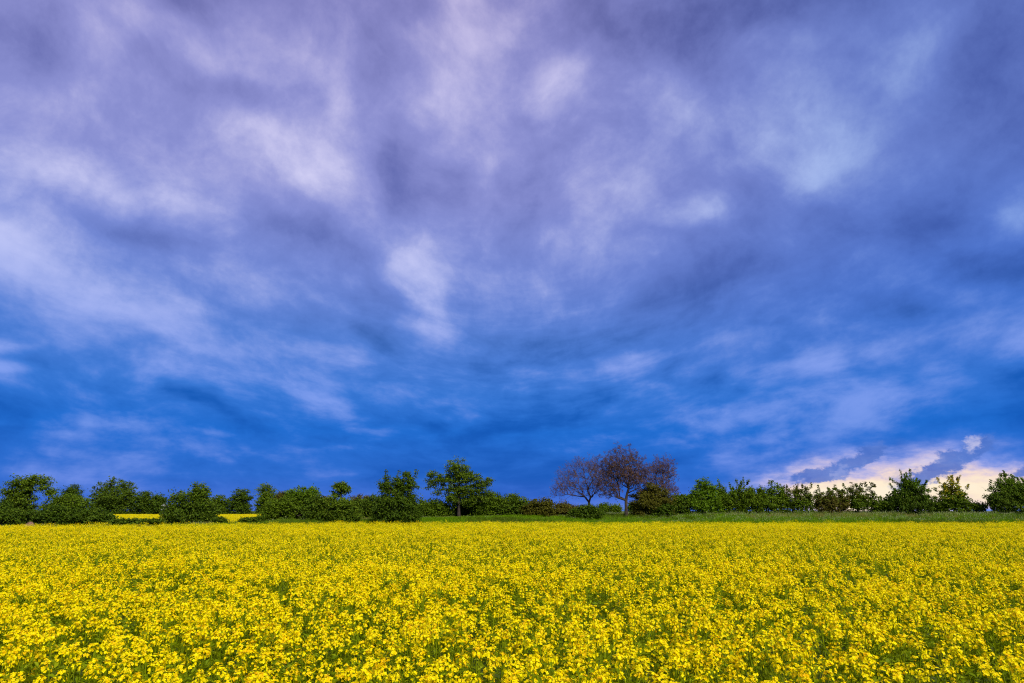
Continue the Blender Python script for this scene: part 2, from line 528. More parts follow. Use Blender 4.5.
def tree(name, label, cat, D, lobes, bx, fork_py=None, mat='mid', bark='bark', clumps=140, leaves=30, leaf=.14, spread=.42,
         group=None, r_tip=.012, min_z=None, fork=None, stems=1, twigs=0, shell=.5, trunk_name='trunk', crown_name='crown', base_y=None, power=.5, mat2=None, skirt=0.0, whips=0):
    W = lobes_to_world(lobes, D)
    bX = X_at(bx, D); bz = ground_z(bX, D)
    org = np.array([bX, D, bz - .05])
    C = sample_lobes(W, clumps, shell)
    if skirt:
        x0 = min(w[0][0] - w[1][0] * .8 for w in W); x1 = max(w[0][0] + w[1][0] * .8 for w in W)
        zt = np.mean([w[0][2] for w in W]); q = int(clumps * skirt)
        u_ = rng.uniform(-1, 1, q)
        K_ = np.stack([(x0 + x1) / 2 + u_ * (x1 - x0) / 2, D + rng.uniform(-.5, .5, q) * (x1 - x0) * .5 * np.sqrt(1 - u_ ** 2), bz + rng.uniform(.05, 1, q) ** 1.1 * np.maximum(zt - bz, .4) * (1 - .35 * u_ ** 2)], 1)
        C = np.concatenate([C, K_]); min_z = .05
    nw = 0; C0 = C.copy()
    for _ in range(whips):
        q = C0[rng.integers(0, len(C0))].copy(); col = C0[np.abs(C0[:, 0] - q[0]) < .6]; q[2] = col[:, 2].max()
        ln_ = rng.normal(0, .35, 3); ln_[2] = 1.0; ln_ *= rng.uniform(.35, 1.0)
        for f in (.35, .7, 1.05, 1.35):
            C = np.concatenate([C, (q + ln_ * f * .75)[None]]); nw += 1
    lo = bz + (.12 if min_z is None else min_z)
    C[:, 2] = np.maximum(C[:, 2], lo + rng.uniform(0, .3, len(C)))
    if fork_py is None:
        fk = np.array([bX, D, bz + .25])
    else:
        fx_, fz_ = at(fork if fork else bx, fork_py, D)
        fk = np.array([fx_, D, max(fz_, bz + .3)])
    root = empty(name, tuple(org)); props(root, label, cat, group)
    segs = []
    allC = C
    if stems > 1:
        groups = [C[i::stems] for i in range(stems)]
        xs_ = [C[:, 0].min() + (C[:, 0].max() - C[:, 0].min()) * (i + .5) / stems for i in range(stems)]
        lab = np.argmin(np.abs(C[:, 0][:, None] - np.array(xs_)[None]), 1)
        groups = [C[lab == i] for i in range(stems)]
    else:
        groups = [C]
    alltips = []
    for gi_, G in enumerate(groups):
        if len(G) == 0: continue
        if stems > 1:
            sx = xs_[gi_]; sz = ground_z(sx, D); b0 = np.array([sx, D, sz - .05]); f0 = np.array([sx, D, sz + .25])
        else:
            b0, f0 = org, fk
        arr, par, rad, tips = skeleton(b0, f0, G, r_tip, power=power)
        for i in range(1, len(arr)):
            r0, r1 = rad[par[i]], rad[i]
            if i > 1: r0 = min(r0, r1 * 1.6)
            if par[i] == 0: r0 = r1 * 1.35
            segs.append((arr[par[i]], arr[i], r0, r1, 7 if r1 > .08 else (5 if r1 > .03 else 3)))
        for t in tips:
            alltips.append((arr[t], unit(arr[t] - arr[par[t]])))
    tp = []
    if twigs:
        for p, d in alltips:
            for q in range(twigs):
                dd = unit(d + rng.normal(0, .75, 3) + np.array([0, 0, .25]))
                L = rng.uniform(.35, .85) * spread * 1.6
                m = p + dd * L * .5 + rng.normal(0, .04, 3); e = m + unit(dd + rng.normal(0, .35, 3)) * L * .5
                segs.append((p, m, r_tip * .8, r_tip * .6, 3)); segs.append((m, e, r_tip * .6, r_tip * .35, 3))
                for _ in range(2):
                    e2 = m + unit(dd + rng.normal(0, .8, 3)) * L * .45
                    segs.append((m, e2, r_tip * .5, r_tip * .3, 3)); tp.append(e2)
                tp.append(e)
    TV, TQ = tubes(segs)
    obj(trunk_name, mesh_from(name + '_wood', TV - org, [TQ], [M[bark]], smooth=True), root)
    if leaves:
        if tp:
            cc = np.array(tp); cc = np.repeat(cc, leaves, 0) + rng.normal(0, .05, (len(cc) * leaves, 3))
        else:
            sp = spread * rng.uniform(.5, 1.25, len(C))
            if nw: sp[-nw:] *= .38
            keep = np.ones((len(C), leaves), bool)
            if nw: keep[-nw:] = rng.random((nw, leaves)) < .4
            off = rng.normal(size=(len(C), leaves, 3)) * sp[:, None, None] * np.array([.62, .62, .42])
            cc = (C[:, None, :] + off).reshape(-1, 3)[keep.ravel()]
            up = (cc - C.mean(0))
            cc = cc[cc[:, 2] > lo - .1]
        nrm = unit(cc - np.array([bX, D, C[:, 2].mean() - 1])) * .7 + rng.normal(size=cc.shape) * .8
        nrm[:, 2] += .4
        if not tp: cc = np.concatenate([cc, cc[rng.random(len(cc)) < .5] + rng.normal(0, leaf, 3)])
        nrm = unit(cc - np.array([bX, D, C[:, 2].mean() - 1])) * .7 + rng.normal(size=cc.shape) * .8
        nrm[:, 2] += .4
        s = leaf * (.82 if not tp else 1) * rng.uniform(.5, 1.3, len(cc))
        V, Q = diamonds(cc, s, s * .62, nrm)
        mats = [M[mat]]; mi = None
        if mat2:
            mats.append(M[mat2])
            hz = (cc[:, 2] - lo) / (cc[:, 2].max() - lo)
            mi = (rng.random(len(cc)) < np.clip((hz - .35) * 1.5, 0, .8)).astype(int)  # second leaf colour gathers upward; lighter ones paint light onto the tops
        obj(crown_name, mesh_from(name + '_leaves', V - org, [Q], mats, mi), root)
    return root

def shrub(label, D, lobes, bx, mat='mid', clumps=90, leaves=26, **k):
    k.setdefault('group', 'shrubs of the hedgerow along the field'); k.setdefault('skirt', .55)
    return tree('shrub', label, 'shrub', D, lobes, bx, None, mat, clumps=clumps, leaves=leaves, trunk_name='stems', crown_name='foliage', **k)

HG = 'distant trees beyond the second field'
# --- far trees behind the second yellow field
FD = 290
def far(label, lobes, bx, mat='dark', clumps=170, D=FD, **k):
    return tree('distant_tree', label, 'tree', D, lobes, bx, fork_py=511, mat=mat, clumps=clumps, leaves=24, leaf=.36, spread=1.15, r_tip=.03, group=HG, min_z=1.0, skirt=.45, **k)
far('largest dark round-crowned tree standing beyond the second yellow field, left part', [(115, 493, 22, 15), (128, 498, 12, 12), (103, 498, 11, 10), (114, 505, 18, 6)], 112, clumps=520)
far('small dark round tree poking up behind the pale green shrub at far left', [(73, 493, 9, 8), (72, 502, 9, 8)], 72)
far('dark bushy tree directly right of the largest round-crowned distant tree', [(145, 500, 9, 9), (144, 507, 9, 5)], 144)
far('small dark tree touching the left side of the big two-peaked bush', [(158, 502, 8, 8), (160, 507, 8, 5)], 158)
far('low loose tree directly right of the big two-peaked bush', [(220, 503, 9, 8), (214, 506, 7, 6)], 220, mat='mid')
far('dark rounded tree above the right part of the second yellow field', [(242, 497, 9, 9.5), (234, 502, 8, 7), (242, 506, 11, 5)], 241, clumps=200)
far('taller grey green domed tree at the right end of the yellow strip', [(267, 493, 9, 9.5), (268, 503, 13, 9)], 267, mat='mid', clumps=220)
far('brownish distant tree showing just right of the grey green domed tree', [(282, 497, 6, 5), (284, 503, 8, 6)], 282, mat='rust')
far('brownish low tree on the skyline left of the slender mop-topped tree', [(324, 501, 8, 5), (326, 505, 8, 4)], 324, mat='rust', clumps=90)
far('flat brown tree on the skyline between mop-topped tree and dense tall bush', [(359, 500, 12, 5), (358, 505, 14, 5)], 359, mat='rust', clumps=120)
far('small round far bush left of the russet tree trunk', [(603, 508, 5, 4)], 603, mat='mid', clumps=60)
far('low far bush close to the left side of the russet tree trunk', [(615, 509.5, 6, 3.2)], 615, mat='mid', clumps=60)
far('spiky far bush right behind the russet tree trunk', [(632, 507.5, 4, 4)], 632, mat='dark', clumps=50)

# --- left group
tree('broad_tree', 'dark spreading tree with a sky gap in its crown at far left', 'tree', 84,
     [(15, 492, 11, 9), (24, 483, 12, 8), (36, 480, 10, 6), (46, 484, 8, 6), (51, 491, 5, 5), (20, 501, 14, 8), (29, 489, 8, 7), (10, 507, 10, 9), (27, 510, 12, 9)], 26, fork_py=506,
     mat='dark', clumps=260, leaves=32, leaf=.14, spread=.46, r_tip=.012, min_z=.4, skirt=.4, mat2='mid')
shrub('dark shrub cut by the left edge of the photo', 80, [(-4, 510, 12, 11), (4, 514, 9, 9)], 0, 'dark', 120)
shrub('dark low shrub beneath the left side of the spreading far left tree', 74, [(14, 516, 14, 7), (2, 518, 12, 6)], 12, 'dark', 120)
shrub('pale green leafy shrub right of the spreading far left tree', 82, [(64, 500, 12, 8), (78, 503, 13, 7), (87, 506, 7, 7), (58, 508, 12, 9), (72, 511, 17, 8)], 68, 'mid', 200)
shrub('dark rounded shrub low in front of the pale green far left shrub', 75, [(52, 515, 14, 7), (40, 517, 8, 5)], 50, 'dark', 120)
shrub('low dark hedge shrub under the largest round-crowned distant tree', 76, [(80, 516, 14, 6), (96, 515, 11, 6), (107, 517, 8, 4)], 94, 'dark', 170)
shrub('lowest hedge shrub in front of the left yellow strip', 75, [(122, 521, 12, 2.2), (140, 521, 12, 2.2), (156, 521, 9, 2)], 140, 'dark', 110, stems=3, spread=.2)
shrub('big dark two-peaked bush standing between the two parts of the yellow strip', 82,
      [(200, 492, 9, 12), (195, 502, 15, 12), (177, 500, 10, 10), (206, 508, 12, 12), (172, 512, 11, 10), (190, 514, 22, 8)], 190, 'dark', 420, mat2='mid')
shrub('pale grey flowering shrub at the left side of the big two-peaked bush', 88, [(166, 509, 3, 4.5)], 166, 'pale', 16, 14, spread=.25)
shrub('tiny low bush at the right foot of the big two-peaked bush', 78, [(220, 520, 7, 2.4)], 220, 'dark', 40, spread=.25)
shrub('low dark shrub under the right end of the yellow strip', 79, [(246, 519.5, 8, 1.6), (259, 519, 6, 2.4)], 250, 'dark', 60, spread=.2)
shrub('sprawling olive green shrub starting the hedge right of the yellow strip', 84, [(276, 509, 10, 8), (270, 514, 8, 6), (285, 505, 9, 8)], 274, 'mid', 190)
shrub('bright topped wide shrub in the hedge left of the mop-topped tree', 86, [(293, 497, 9, 9), (304, 495, 9, 8), (296, 508, 16, 11), (312, 505, 9, 10)], 298, 'dark', 300, mat2='bright')
shrub('dark shrub with a rounded top just left of the mop-topped tree', 83, [(317, 503, 9, 8), (316, 512, 12, 8)], 316, 'dark', 170)
shrub('light green shrub top behind the dark rounded shrub by the mop-topped tree', 92, [(312, 492, 6, 5), (308, 500, 9, 8)], 310, 'bright', 110)
tree('slender_tree', 'slender small tree with a mop-like tuft above the hedge', 'tree', 84,
     [(340, 487, 8, 5), (345, 490, 6, 3.5), (335, 493, 4, 4)], 341, fork_py=494, mat='mid', clumps=60, leaves=22, leaf=.14, spread=.32, r_tip=.014)
shrub('rounded dark shrub around the foot of the mop-topped tree', 82, [(336, 504, 11, 9), (345, 508, 12, 9), (334, 514, 13, 7), (352, 515, 9, 6)], 340, 'dark', 250, mat2='mid')
shrub('flat dark hedge shrub between mop-topped tree and dense tall bush', 90, [(362, 505, 13, 8), (374, 504, 10, 9), (358, 511, 9, 5)], 364, 'dark', 220)
shrub('dense tall dark bush with spiky top left of the big open-crowned tree', 80,
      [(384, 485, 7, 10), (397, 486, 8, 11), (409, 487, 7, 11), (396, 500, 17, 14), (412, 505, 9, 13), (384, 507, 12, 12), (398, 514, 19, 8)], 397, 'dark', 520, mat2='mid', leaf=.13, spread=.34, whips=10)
# --- big open tree
tree('field_tree', 'tallest green tree with an irregular open crown and visible trunk', 'tree', 87,
     [(454, 467, 9, 9), (462, 472, 9, 7), (458, 479, 12, 7), (472, 479, 9, 7), (432, 474, 8, 5), (438, 482, 9, 6), (428, 484, 5, 6), (446, 490, 8, 5), (480, 486, 9, 6),
      (489, 481, 5, 3), (446, 478, 7, 6), (451, 499, 9, 6), (467, 500, 9, 7), (459, 490, 9, 9), (470, 492, 13, 7), (484, 497, 9, 8), (437, 493, 6, 4), (462, 461, 4, 4)], 459, fork_py=494,
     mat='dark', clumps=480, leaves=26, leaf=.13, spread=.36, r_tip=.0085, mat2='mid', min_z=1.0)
shrub('low green shrub in the gap between dense tall bush and open-crowned tree', 88, [(424, 508, 10, 7), (437, 507, 9, 7), (446, 509, 8, 7)], 434, 'mid', 200)
shrub('dark shrub right at the trunk of the open-crowned tree', 90, [(462, 507, 10, 8), (474, 506, 10, 10)], 470, 'dark', 220)
shrub('green shrub leaning right of the open-crowned tree', 88, [(490, 500, 10, 9), (482, 507, 12, 9), (500, 505, 9, 10)], 490, 'mid', 260)
shrub('dark pointed shrub ending the tall part of the hedge in the middle', 88, [(512, 501, 8, 9), (521, 506, 9, 9), (506, 509, 12, 8)], 514, 'dark', 260, mat2='mid')
shrub('yellowish olive round shrub left below the bare thin tree', 87, [(538, 506, 11, 8), (547, 505, 8, 7), (530, 510, 8, 6), (541, 511, 14, 5)], 538, 'olive', 240)
shrub('low brown green shrub directly left of the bare tree trunk', 88, [(561, 509, 9, 6), (571, 511, 10, 5)], 564, 'rust', 130)
shrub('dark low shrub hiding the foot of the bare thin tree', 86, [(588, 510, 9, 4), (578, 512, 7, 3), (596, 512, 6, 3)], 587, 'dark', 130)
# --- bare and russet trees
tree('bare_tree', 'leafless thin tree of fine purple brown twigs left of the russet tree', 'tree', 93,
     [(580, 473, 18, 16), (592, 466, 11, 10), (566, 482, 14, 14), (598, 480, 10, 16), (560, 492, 9, 9), (583, 490, 20, 9)], 589, fork_py=502,
     mat='russet', bark='twig', clumps=640, leaves=2, leaf=.042, spread=.46, twigs=3, r_tip=.009, shell=.42, min_z=1.9, power=.43)
tree('russet_tree', 'large rounded tree with sparse russet leaves and forked trunk', 'tree', 88,
     [(621, 463, 20, 19), (606, 468, 13, 14), (636, 468, 12, 15), (603, 484, 12, 13), (612, 492, 12, 8), (636, 482, 12, 9), (621, 478, 22, 12), (645, 476, 7, 10)], 626, fork_py=500,
     mat='russet', clumps=900, leaves=7, leaf=.040, spread=.42, twigs=3, r_tip=.009, shell=.42, min_z=2.0, power=.45)
tree('bare_tree', 'smaller sparse brown tree behind the right side of the russet tree', 'tree', 97,
     [(663, 466, 12, 11), (656, 474, 11, 11), (669, 476, 9, 11), (662, 486, 14, 9), (671, 492, 7, 7)], 659, fork_py=494,
     mat='russet', bark='twig', clumps=440, leaves=4, leaf=.048, spread=.46, twigs=3, r_tip=.009, shell=.4, min_z=1.5, power=.42)
shrub('round rust brown and olive bush right of the russet tree trunk', 89, [(652, 492, 15, 9), (644, 500, 13, 10), (662, 500, 13, 9), (652, 505, 20, 6)], 652, 'olive', 420, mat2='rust', spread=.34, leaf=.13)
# --- right hedge
shrub('dark low shrub in the hedge under the sparse brown tree', 88, [(660, 509, 8, 3), (667, 508, 6, 3)], 664, 'dark', 60)
shrub('low dark green shrub left of the bright green tree', 90, [(680, 502, 9, 8), (673, 505, 8, 6)], 678, 'dark', 150, mat2='mid')
tree('leafy_tree', 'bright green small tree rising above the right hedge', 'tree', 90,
     [(704, 485, 8, 7), (700, 493, 9, 8), (711, 491, 8, 7), (692, 500, 9, 8), (708, 500, 14, 8), (700, 505, 14, 5)], 703, fork_py=506, mat='bright', clumps=320, leaves=26, leaf=.13, spread=.38, min_z=.2, skirt=.4)
def hshrub(label, x0, x1, top, mat, D=91, dens=1.0, peaks=3, mat2=None, base=508, leaf=.13):
    w = (x1 - x0) / peaks
    L_ = []
    for i in range(peaks):
        cx = x0 + (i + .5) * w; t = top + rng.uniform(0, 4) * (peaks > 1)
        L_.append((cx, (t + base) / 2, w * .62, (base - t) / 2))
        L_.append((cx + rng.uniform(-2, 2), t + 3, w * .3, 4.5))
    L_.append(((x0 + x1) / 2, base - 4, (x1 - x0) * .5, 5))
    # a few whips above the outline
    return shrub(label, D, L_, (x0 + x1) / 2, mat, int(dens * (x1 - x0) * 6.8), 24, mat2=mat2, spread=.32, leaf=leaf, stems=max(1, peaks - 1), whips=int((x1 - x0) / 4.5))
hshrub('first dense green shrub right of the bright green tree', 716, 740, 487, 'mid', dens=1.5, peaks=2, mat2='bright')
hshrub('second dense green shrub from the bright green tree with spiky top', 738, 762, 485, 'mid', dens=1.5, peaks=3)
hshrub('green shrub with outreaching sprays where the sunset glow begins', 760, 786, 487, 'mid', dens=1.2, peaks=3, mat2='bright')
hshrub('thin shrub with loose twigs and sky gaps against the sunset glow', 784, 812, 486, 'mid', dens=.8, peaks=3, mat2='olive')
hshrub('low brownish rounded shrub under the dark cloud tongue', 815, 848, 489, 'rust', dens=1.1, peaks=3, mat2='mid')
hshrub('airy upright shrub with thin tall whips left of the dense right tree', 848, 876, 485, 'mid', dens=.75, peaks=3, mat2='olive')
hshrub('small scrubby bush at the left foot of the dense right tree', 874, 894, 500, 'mid', dens=.8, peaks=2)
tree('hedge_tree', 'dense dark green rounded tree against the sunset glow, left of the yellow bush', 'tree', 90,
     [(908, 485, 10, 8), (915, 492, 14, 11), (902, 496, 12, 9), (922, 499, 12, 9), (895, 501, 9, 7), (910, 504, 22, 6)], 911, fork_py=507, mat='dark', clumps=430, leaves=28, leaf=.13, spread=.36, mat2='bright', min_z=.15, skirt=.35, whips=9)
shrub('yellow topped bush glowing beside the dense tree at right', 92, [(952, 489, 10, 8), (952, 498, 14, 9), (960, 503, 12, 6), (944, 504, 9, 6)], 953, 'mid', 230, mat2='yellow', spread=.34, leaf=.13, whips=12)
shrub('small low bush between the yellow topped bush and the rightmost tree', 92, [(978, 507, 8, 3.5)], 978, 'mid', 40, spread=.3)
shrub('low scrub between the dense tree and the yellow topped bush', 93, [(937, 507, 6, 4)], 937, 'olive', 34, spread=.3)
tree('hedge_tree', 'rightmost dark green tree cut by the edge of the photo', 'tree', 90,
     [(1006, 486, 10, 9), (1014, 492, 14, 12), (998, 496, 11, 9), (1024, 495, 12, 13), (1008, 503, 20, 7)], 1010, fork_py=507, mat='dark', clumps=430, leaves=28, leaf=.13, spread=.36, mat2='bright', min_z=.15, skirt=.35, whips=9)

# --- earth heap at the left under the spreading tree
hx, hD = X_at(32, 71), 71.0
hz = ground_z(hx, hD)
V, Q = [], []
nu, nv = 28, 12
for j in range(nv + 1):
    for i in range(nu):
        a = 2 * math.pi * i / nu; f = j / nv
        r_ = (1 - f) ** .75
        n_ = 1 + .28 * mnoise.noise(Vector((math.cos(a) * 1.6, math.sin(a) * 1.6, f * 2)))
        V.append((.68 * r_ * n_ * math.cos(a), .6 * r_ * n_ * math.sin(a), -.05 + 1.05 * math.sin(f * math.pi / 2) * (.9 + .1 * n_)))
for j in range(nv):
    for i in range(nu):
        Q.append((j * nu + i, j * nu + (i + 1) % nu, (j + 1) * nu + (i + 1) % nu, (j + 1) * nu + i))
heap = obj('earth_heap', mesh_from('earth_heap', np.array(V), [np.array(Q)], [M['earth']], smooth=True))
heap.location = (hx, hD, hz)
props(heap, 'small reddish brown heap at the field edge under the far left tree', 'earth heap')

# ------------------------------------------------------------------ sun
SUN_EL, SUN_AZ = R(39), R(152)     # azimuth measured from +Y clockwise (towards +X)
sd = bpy.data.lights.new('sun', 'SUN'); so = bpy.data.objects.new('sun', sd); COL.objects.link(so)
sd.energy = 1.5; sd.angle = R(14); sd.color = (1.0, .93, .80)
dirv = Vector((math.sin(SUN_AZ) * math.cos(SUN_EL), math.cos(SUN_AZ) * math.cos(SUN_EL), math.sin(SUN_EL)))
so.rotation_euler = dirv.to_track_quat('Z', 'Y').to_euler()
EXPO = 1.8
EG = 2 ** EXPO

# ------------------------------------------------------------------ sky (world)
W = bpy.data.worlds.new('World'); S.world = W; W.use_nodes = True
nt = W.node_tree; N, L = nt.nodes, nt.links; N.clear()
def math_(op, a, b=None, c=None, clamp=False):
    n = N.new('ShaderNodeMath'); n.operation = op; n.use_clamp = clamp
    for i, v in enumerate((a, b, c)):
        if v is None: continue
        if isinstance(v, (int, float)): n.inputs[i].default_value = v
        else: L.new(v, n.inputs[i])
    return n.outputs[0]
def vmath(op, a, b=None, s=None):
    n = N.new('ShaderNodeVectorMath'); n.operation = op
    for i, v in enumerate((a, b)):
        if v is None: continue
        if isinstance(v, tuple): n.inputs[i].default_value = v
        else: L.new(v, n.inputs[i])
    if s is not None: n.inputs['Scale'].default_value = s
    return n.outputs[0]
def comb(x, y, z=0.0):
    n = N.new('ShaderNodeCombineXYZ')
    for i, v in enumerate((x, y, z)):
        if isinstance(v, (int, float)): n.inputs[i].default_value = v
        else: L.new(v, n.inputs[i])
    return n.outputs[0]
def fbm(vec, scale, detail, rough=.55, col=False, dist=0.0, lac=2.0):
    n = N.new('ShaderNodeTexNoise'); n.inputs['Scale'].default_value = scale; n.inputs['Detail'].default_value = detail
    n.inputs['Roughness'].default_value = rough; n.inputs['Distortion'].default_value = dist; n.inputs['Lacunarity'].default_value = lac
    L.new(vec, n.inputs['Vector'])
    return n.outputs['Color'] if col else n.outputs[0]
def smooth(v, lo, hi, a=0.0, b=1.0):
    n = N.new('ShaderNodeMapRange'); n.interpolation_type = 'SMOOTHSTEP'
    L.new(v, n.inputs[0])
    for i, q in enumerate((lo, hi, a, b)): n.inputs[i + 1].default_value = q
    return n.outputs[0]
def ramp(v, stops):
    n = N.new('ShaderNodeValToRGB'); e = n.color_ramp.elements
    for i, (p, c) in enumerate(stops):
        q = e[i] if i < 2 else e.new(p)
        q.position = p; q.color = tuple(x / EG for x in lin(*c)[:3]) + (1,)
    L.new(v, n.inputs[0]); return n.outputs[0]
def cmix(f, a, b):
    n = N.new('ShaderNodeMix'); n.data_type = 'RGBA'
    if isinstance(f, (int, float)): n.inputs[0].default_value = f
    else: L.new(f, n.inputs[0])
    L.new(a, n.inputs[6]); L.new(b, n.inputs[7]); return n.outputs[2]

tc = N.new('ShaderNodeTexCoord')
D_ = vmath('NORMALIZE', tc.outputs['Generated'])
sep = N.new('ShaderNodeSeparateXYZ'); L.new(D_, sep.inputs[0])
dx, dy, dz = sep.outputs
az = math_('MULTIPLY', math_('ARCTAN2', dx, dy), 57.29578 / 10)
el = math_('MULTIPLY', math_('ARCSINE', dz), 57.29578 / 10)
AE = comb(az, el, 0.0)
# coordinates on the cloud deck, so streaks run together towards the horizon
den = math_('ADD', math_('MAXIMUM', dz, 0.0), .11)
qx = math_('DIVIDE', dx, den); qy = math_('DIVIDE', dy, den)
deck = comb(qx, qy, 0.0)
deck_st = comb(math_('MULTIPLY', qx, 1.0), math_('MULTIPLY', qy, .55), 4.0)

sph = D_
def centred(c, amp):
    return vmath('SCALE', vmath('SUBTRACT', c, (.5, .5, .5)), None, amp)
w1 = centred(fbm(sph, 3.2, 2, .5, True), 1.3)
w2 = centred(fbm(deck_st, 1.9, 8, .56, True), .85)
# the displacement shrinks towards the horizon, where the deck is seen edge on
fade = smooth(dz, 0.0, .45, .22, 1.0)
wv = N.new('ShaderNodeVectorMath'); wv.operation = 'SCALE'
L.new(vmath('ADD', w1, w2), wv.inputs[0]); L.new(fade, wv.inputs['Scale'])
squash = vmath('MULTIPLY', wv.outputs[0], (1.0, .8, 0.0))
P1 = vmath('ADD', AE, squash)
w3 = vmath('MULTIPLY', centred(fbm(comb(az, math_('MULTIPLY', el, 1.7)), 3.0, 6, .6, True), .55), (1.0, .35, 0.0))
P2 = vmath('ADD', AE, w3)

def blob(P_, px, py, rx, ry, ang):
    c = azel(px, py)
    a = math.radians(ang)
    e1 = azel(px + math.cos(a) * 10, py - math.sin(a) * 10); e2 = azel(px - math.sin(a) * 10, py - math.cos(a) * 10)
    l1 = math.hypot(e1[0] - c[0], e1[1] - c[1]) / 10 * rx; l2 = math.hypot(e2[0] - c[0], e2[1] - c[1]) / 10 * ry
    th = math.atan2(e1[1] - c[1], e1[0] - c[0])
    m = N.new('ShaderNodeMapping'); m.vector_type = 'TEXTURE'
    m.inputs['Location'].default_value = (c[0] / 10, c[1] / 10, 0); m.inputs['Rotation'].default_value = (0, 0, th)
    m.inputs['Scale'].default_value = (l1 / 10, l2 / 10, 1)
    L.new(P_, m.inputs[0])
    g = N.new('ShaderNodeTexGradient'); g.gradient_type = 'SPHERICAL'; L.new(m.outputs[0], g.inputs[0])
    return smooth(g.outputs[1], 0, 1)

BL = [
 # light patches
 (130,150,230,100,-12,.34),(50,190,170,55,-10,.28),(280,170,130,60,-20,.42),(200,55,130,60,-10,.28),(290,45,110,55,-20,.22),(345,130,90,45,70,.28),
 (470,60,150,70,80,.36),(490,170,90,42,80,.26),(560,90,60,42,0,.42),(675,110,55,45,60,.30),(800,155,80,52,20,.50),(690,232,60,28,15,.55),
 (620,200,70,55,0,.2),(905,75,70,42,30,.34),(830,115,90,60,30,.16),(1000,190,60,30,20,.34),(60,260,190,55,-10,.30),(140,310,150,38,-15,.26),
 (410,290,60,50,60,.45),(440,250,70,70,0,.16),(0,342,60,14,-4,.55),(12,370,42,16,-8,.5),(330,392,60,26,-20,.45),(90,385,130,22,-5,.2),
 (220,435,40,9,0,.32),(60,440,70,9,-4,.26),(290,470,140,20,0,.16),(120,465,110,14,0,.12),(290,300,100,32,-10,.22),(640,370,110,26,15,.12),
 (800,378,150,26,12,.26),(740,440,170,34,5,.24),(985,345,70,18,10,.16),(760,300,70,18,12,.12),(560,300,110,40,10,.1),(530,20,90,40,0,.14),
 (390,425,70,10,0,.12),(900,400,150,22,6,.2),(600,60,50,40,0,.1),(170,200,60,22,-10,.2),
 (100,200,260,90,-8,.16),(60,300,160,60,-6,.14),(180,345,220,50,-6,.22),(60,400,120,40,0,.14),(400,350,160,40,10,.14),(620,240,120,60,0,.12),(760,420,240,50,8,.2),(930,400,160,50,0,.16),(1000,440,140,30,0,.2),(700,370,160,30,14,.12),
 (250,452,110,9,-3,.26),(110,430,80,8,-6,.28),(330,440,70,6,0,.24),(440,414,70,9,3,.22),(80,470,160,16,0,.16),(300,474,160,14,0,.14),(20,425,60,8,-5,.2),(610,405,80,10,6,.16),(560,445,70,8,0,.12),
 (820,430,260,60,4,.22),(760,370,160,40,12,.12),(200,300,220,80,-8,.12),(30,330,120,50,0,.16),(580,170,160,110,40,.08),
 (70,190,240,80,-8,.16),(60,270,200,50,-10,.14),(300,160,110,50,-20,.14),(410,290,40,50,60,.12),
 # dark patches
 (5,50,90,70,0,-.40),(180,75,120,28,-25,-.36),(255,115,90,30,-28,-.26),(180,8,70,25,0,-.3),(370,80,130,42,82,-.36),(400,185,90,42,80,-.40),
 (280,225,100,34,-22,-.40),(160,243,90,24,-5,-.32),(345,262,80,28,-25,-.26),(370,312,70,24,-10,-.22),(650,25,130,62,10,-.36),(800,10,140,55,0,-.38),
 (735,90,70,60,0,-.18),(850,225,170,52,10,-.26),(985,85,100,70,0,-.26),(1000,255,120,46,8,-.5),(700,300,170,46,10,-.34),(525,240,80,35,80,-.16),
 (215,402,120,17,-16,-.36),(120,418,150,12,-4,-.14),(430,440,150,44,0,-.42),(520,480,170,50,0,-.3),(620,345,120,22,10,-.22),(600,425,110,30,0,-.18),
 (900,315,140,26,5,-.2),(420,15,50,40,0,-.22),(60,128,90,16,-10,-.14),(740,180,60,50,0,-.12),(330,330,90,20,-12,-.14),(480,380,110,22,-6,-.12),(960,20,90,40,0,-.16),
]
t = math_('ADD', 0.40, 0.0)
for b in BL:
    t = math_('MULTIPLY_ADD', blob(P1, *b[:5]), b[5] * .88, t)
na = fbm(deck_st, 1.9, 9, .56, False, .25)
nb = fbm(deck, 1.1, 5, .55, False, .2)
nc = fbm(P1, 1.6, 8, .62)
det = math_('MULTIPLY_ADD', math_('SUBTRACT', na, .5), .5, math_('MULTIPLY', math_('SUBTRACT', nb, .5), .35))
det = math_('MULTIPLY_ADD', math_('SUBTRACT', nc, .5), .85, det)
ne = fbm(comb(az, math_('DIVIDE', math_('MULTIPLY', el, 3.6), math_('MULTIPLY_ADD', math_('SQRT', math_('MULTIPLY_ADD', az, az, .3)), .24, 1.0)), 2.0), 1.25, 10, .58, False, .2)
low = smooth(el, .7, 2.2, 1.0, .12)
t = math_('MULTIPLY_ADD', math_('MULTIPLY', math_('SUBTRACT', ne, .5), low), 2.6, t)
nf = fbm(vmath('ADD', sph, vmath('SCALE', w2, None, .05)), 4.2, 12, .64, False, .1)
t = math_('MULTIPLY_ADD', math_('MULTIPLY', math_('SUBTRACT', nf, .5), smooth(el, .5, 1.8)), 1.5, t)
t = math_('MULTIPLY_ADD', smooth(el, 0.5, 1.4, 1.0, 0.0), -.05, t)
t = math_('ADD', t, det)
t = math_('MINIMUM', math_('MAXIMUM', t, -.6), 1.5)
ef = math_('DIVIDE', el, 4.5, None, True)     # 0 at the horizon, 1 at 45 degrees up
dark = ramp(ef, [(0.0, (44, 94, 198)), (.06, (10, 88, 188)), (.14, (0, 84, 182)), (.21, (8, 88, 182)), (.31, (46, 92, 170)), (.42, (76, 98, 172)), (.57, (96, 106, 176)), (.76, (92, 97, 164)), (1.0, (80, 82, 138))])
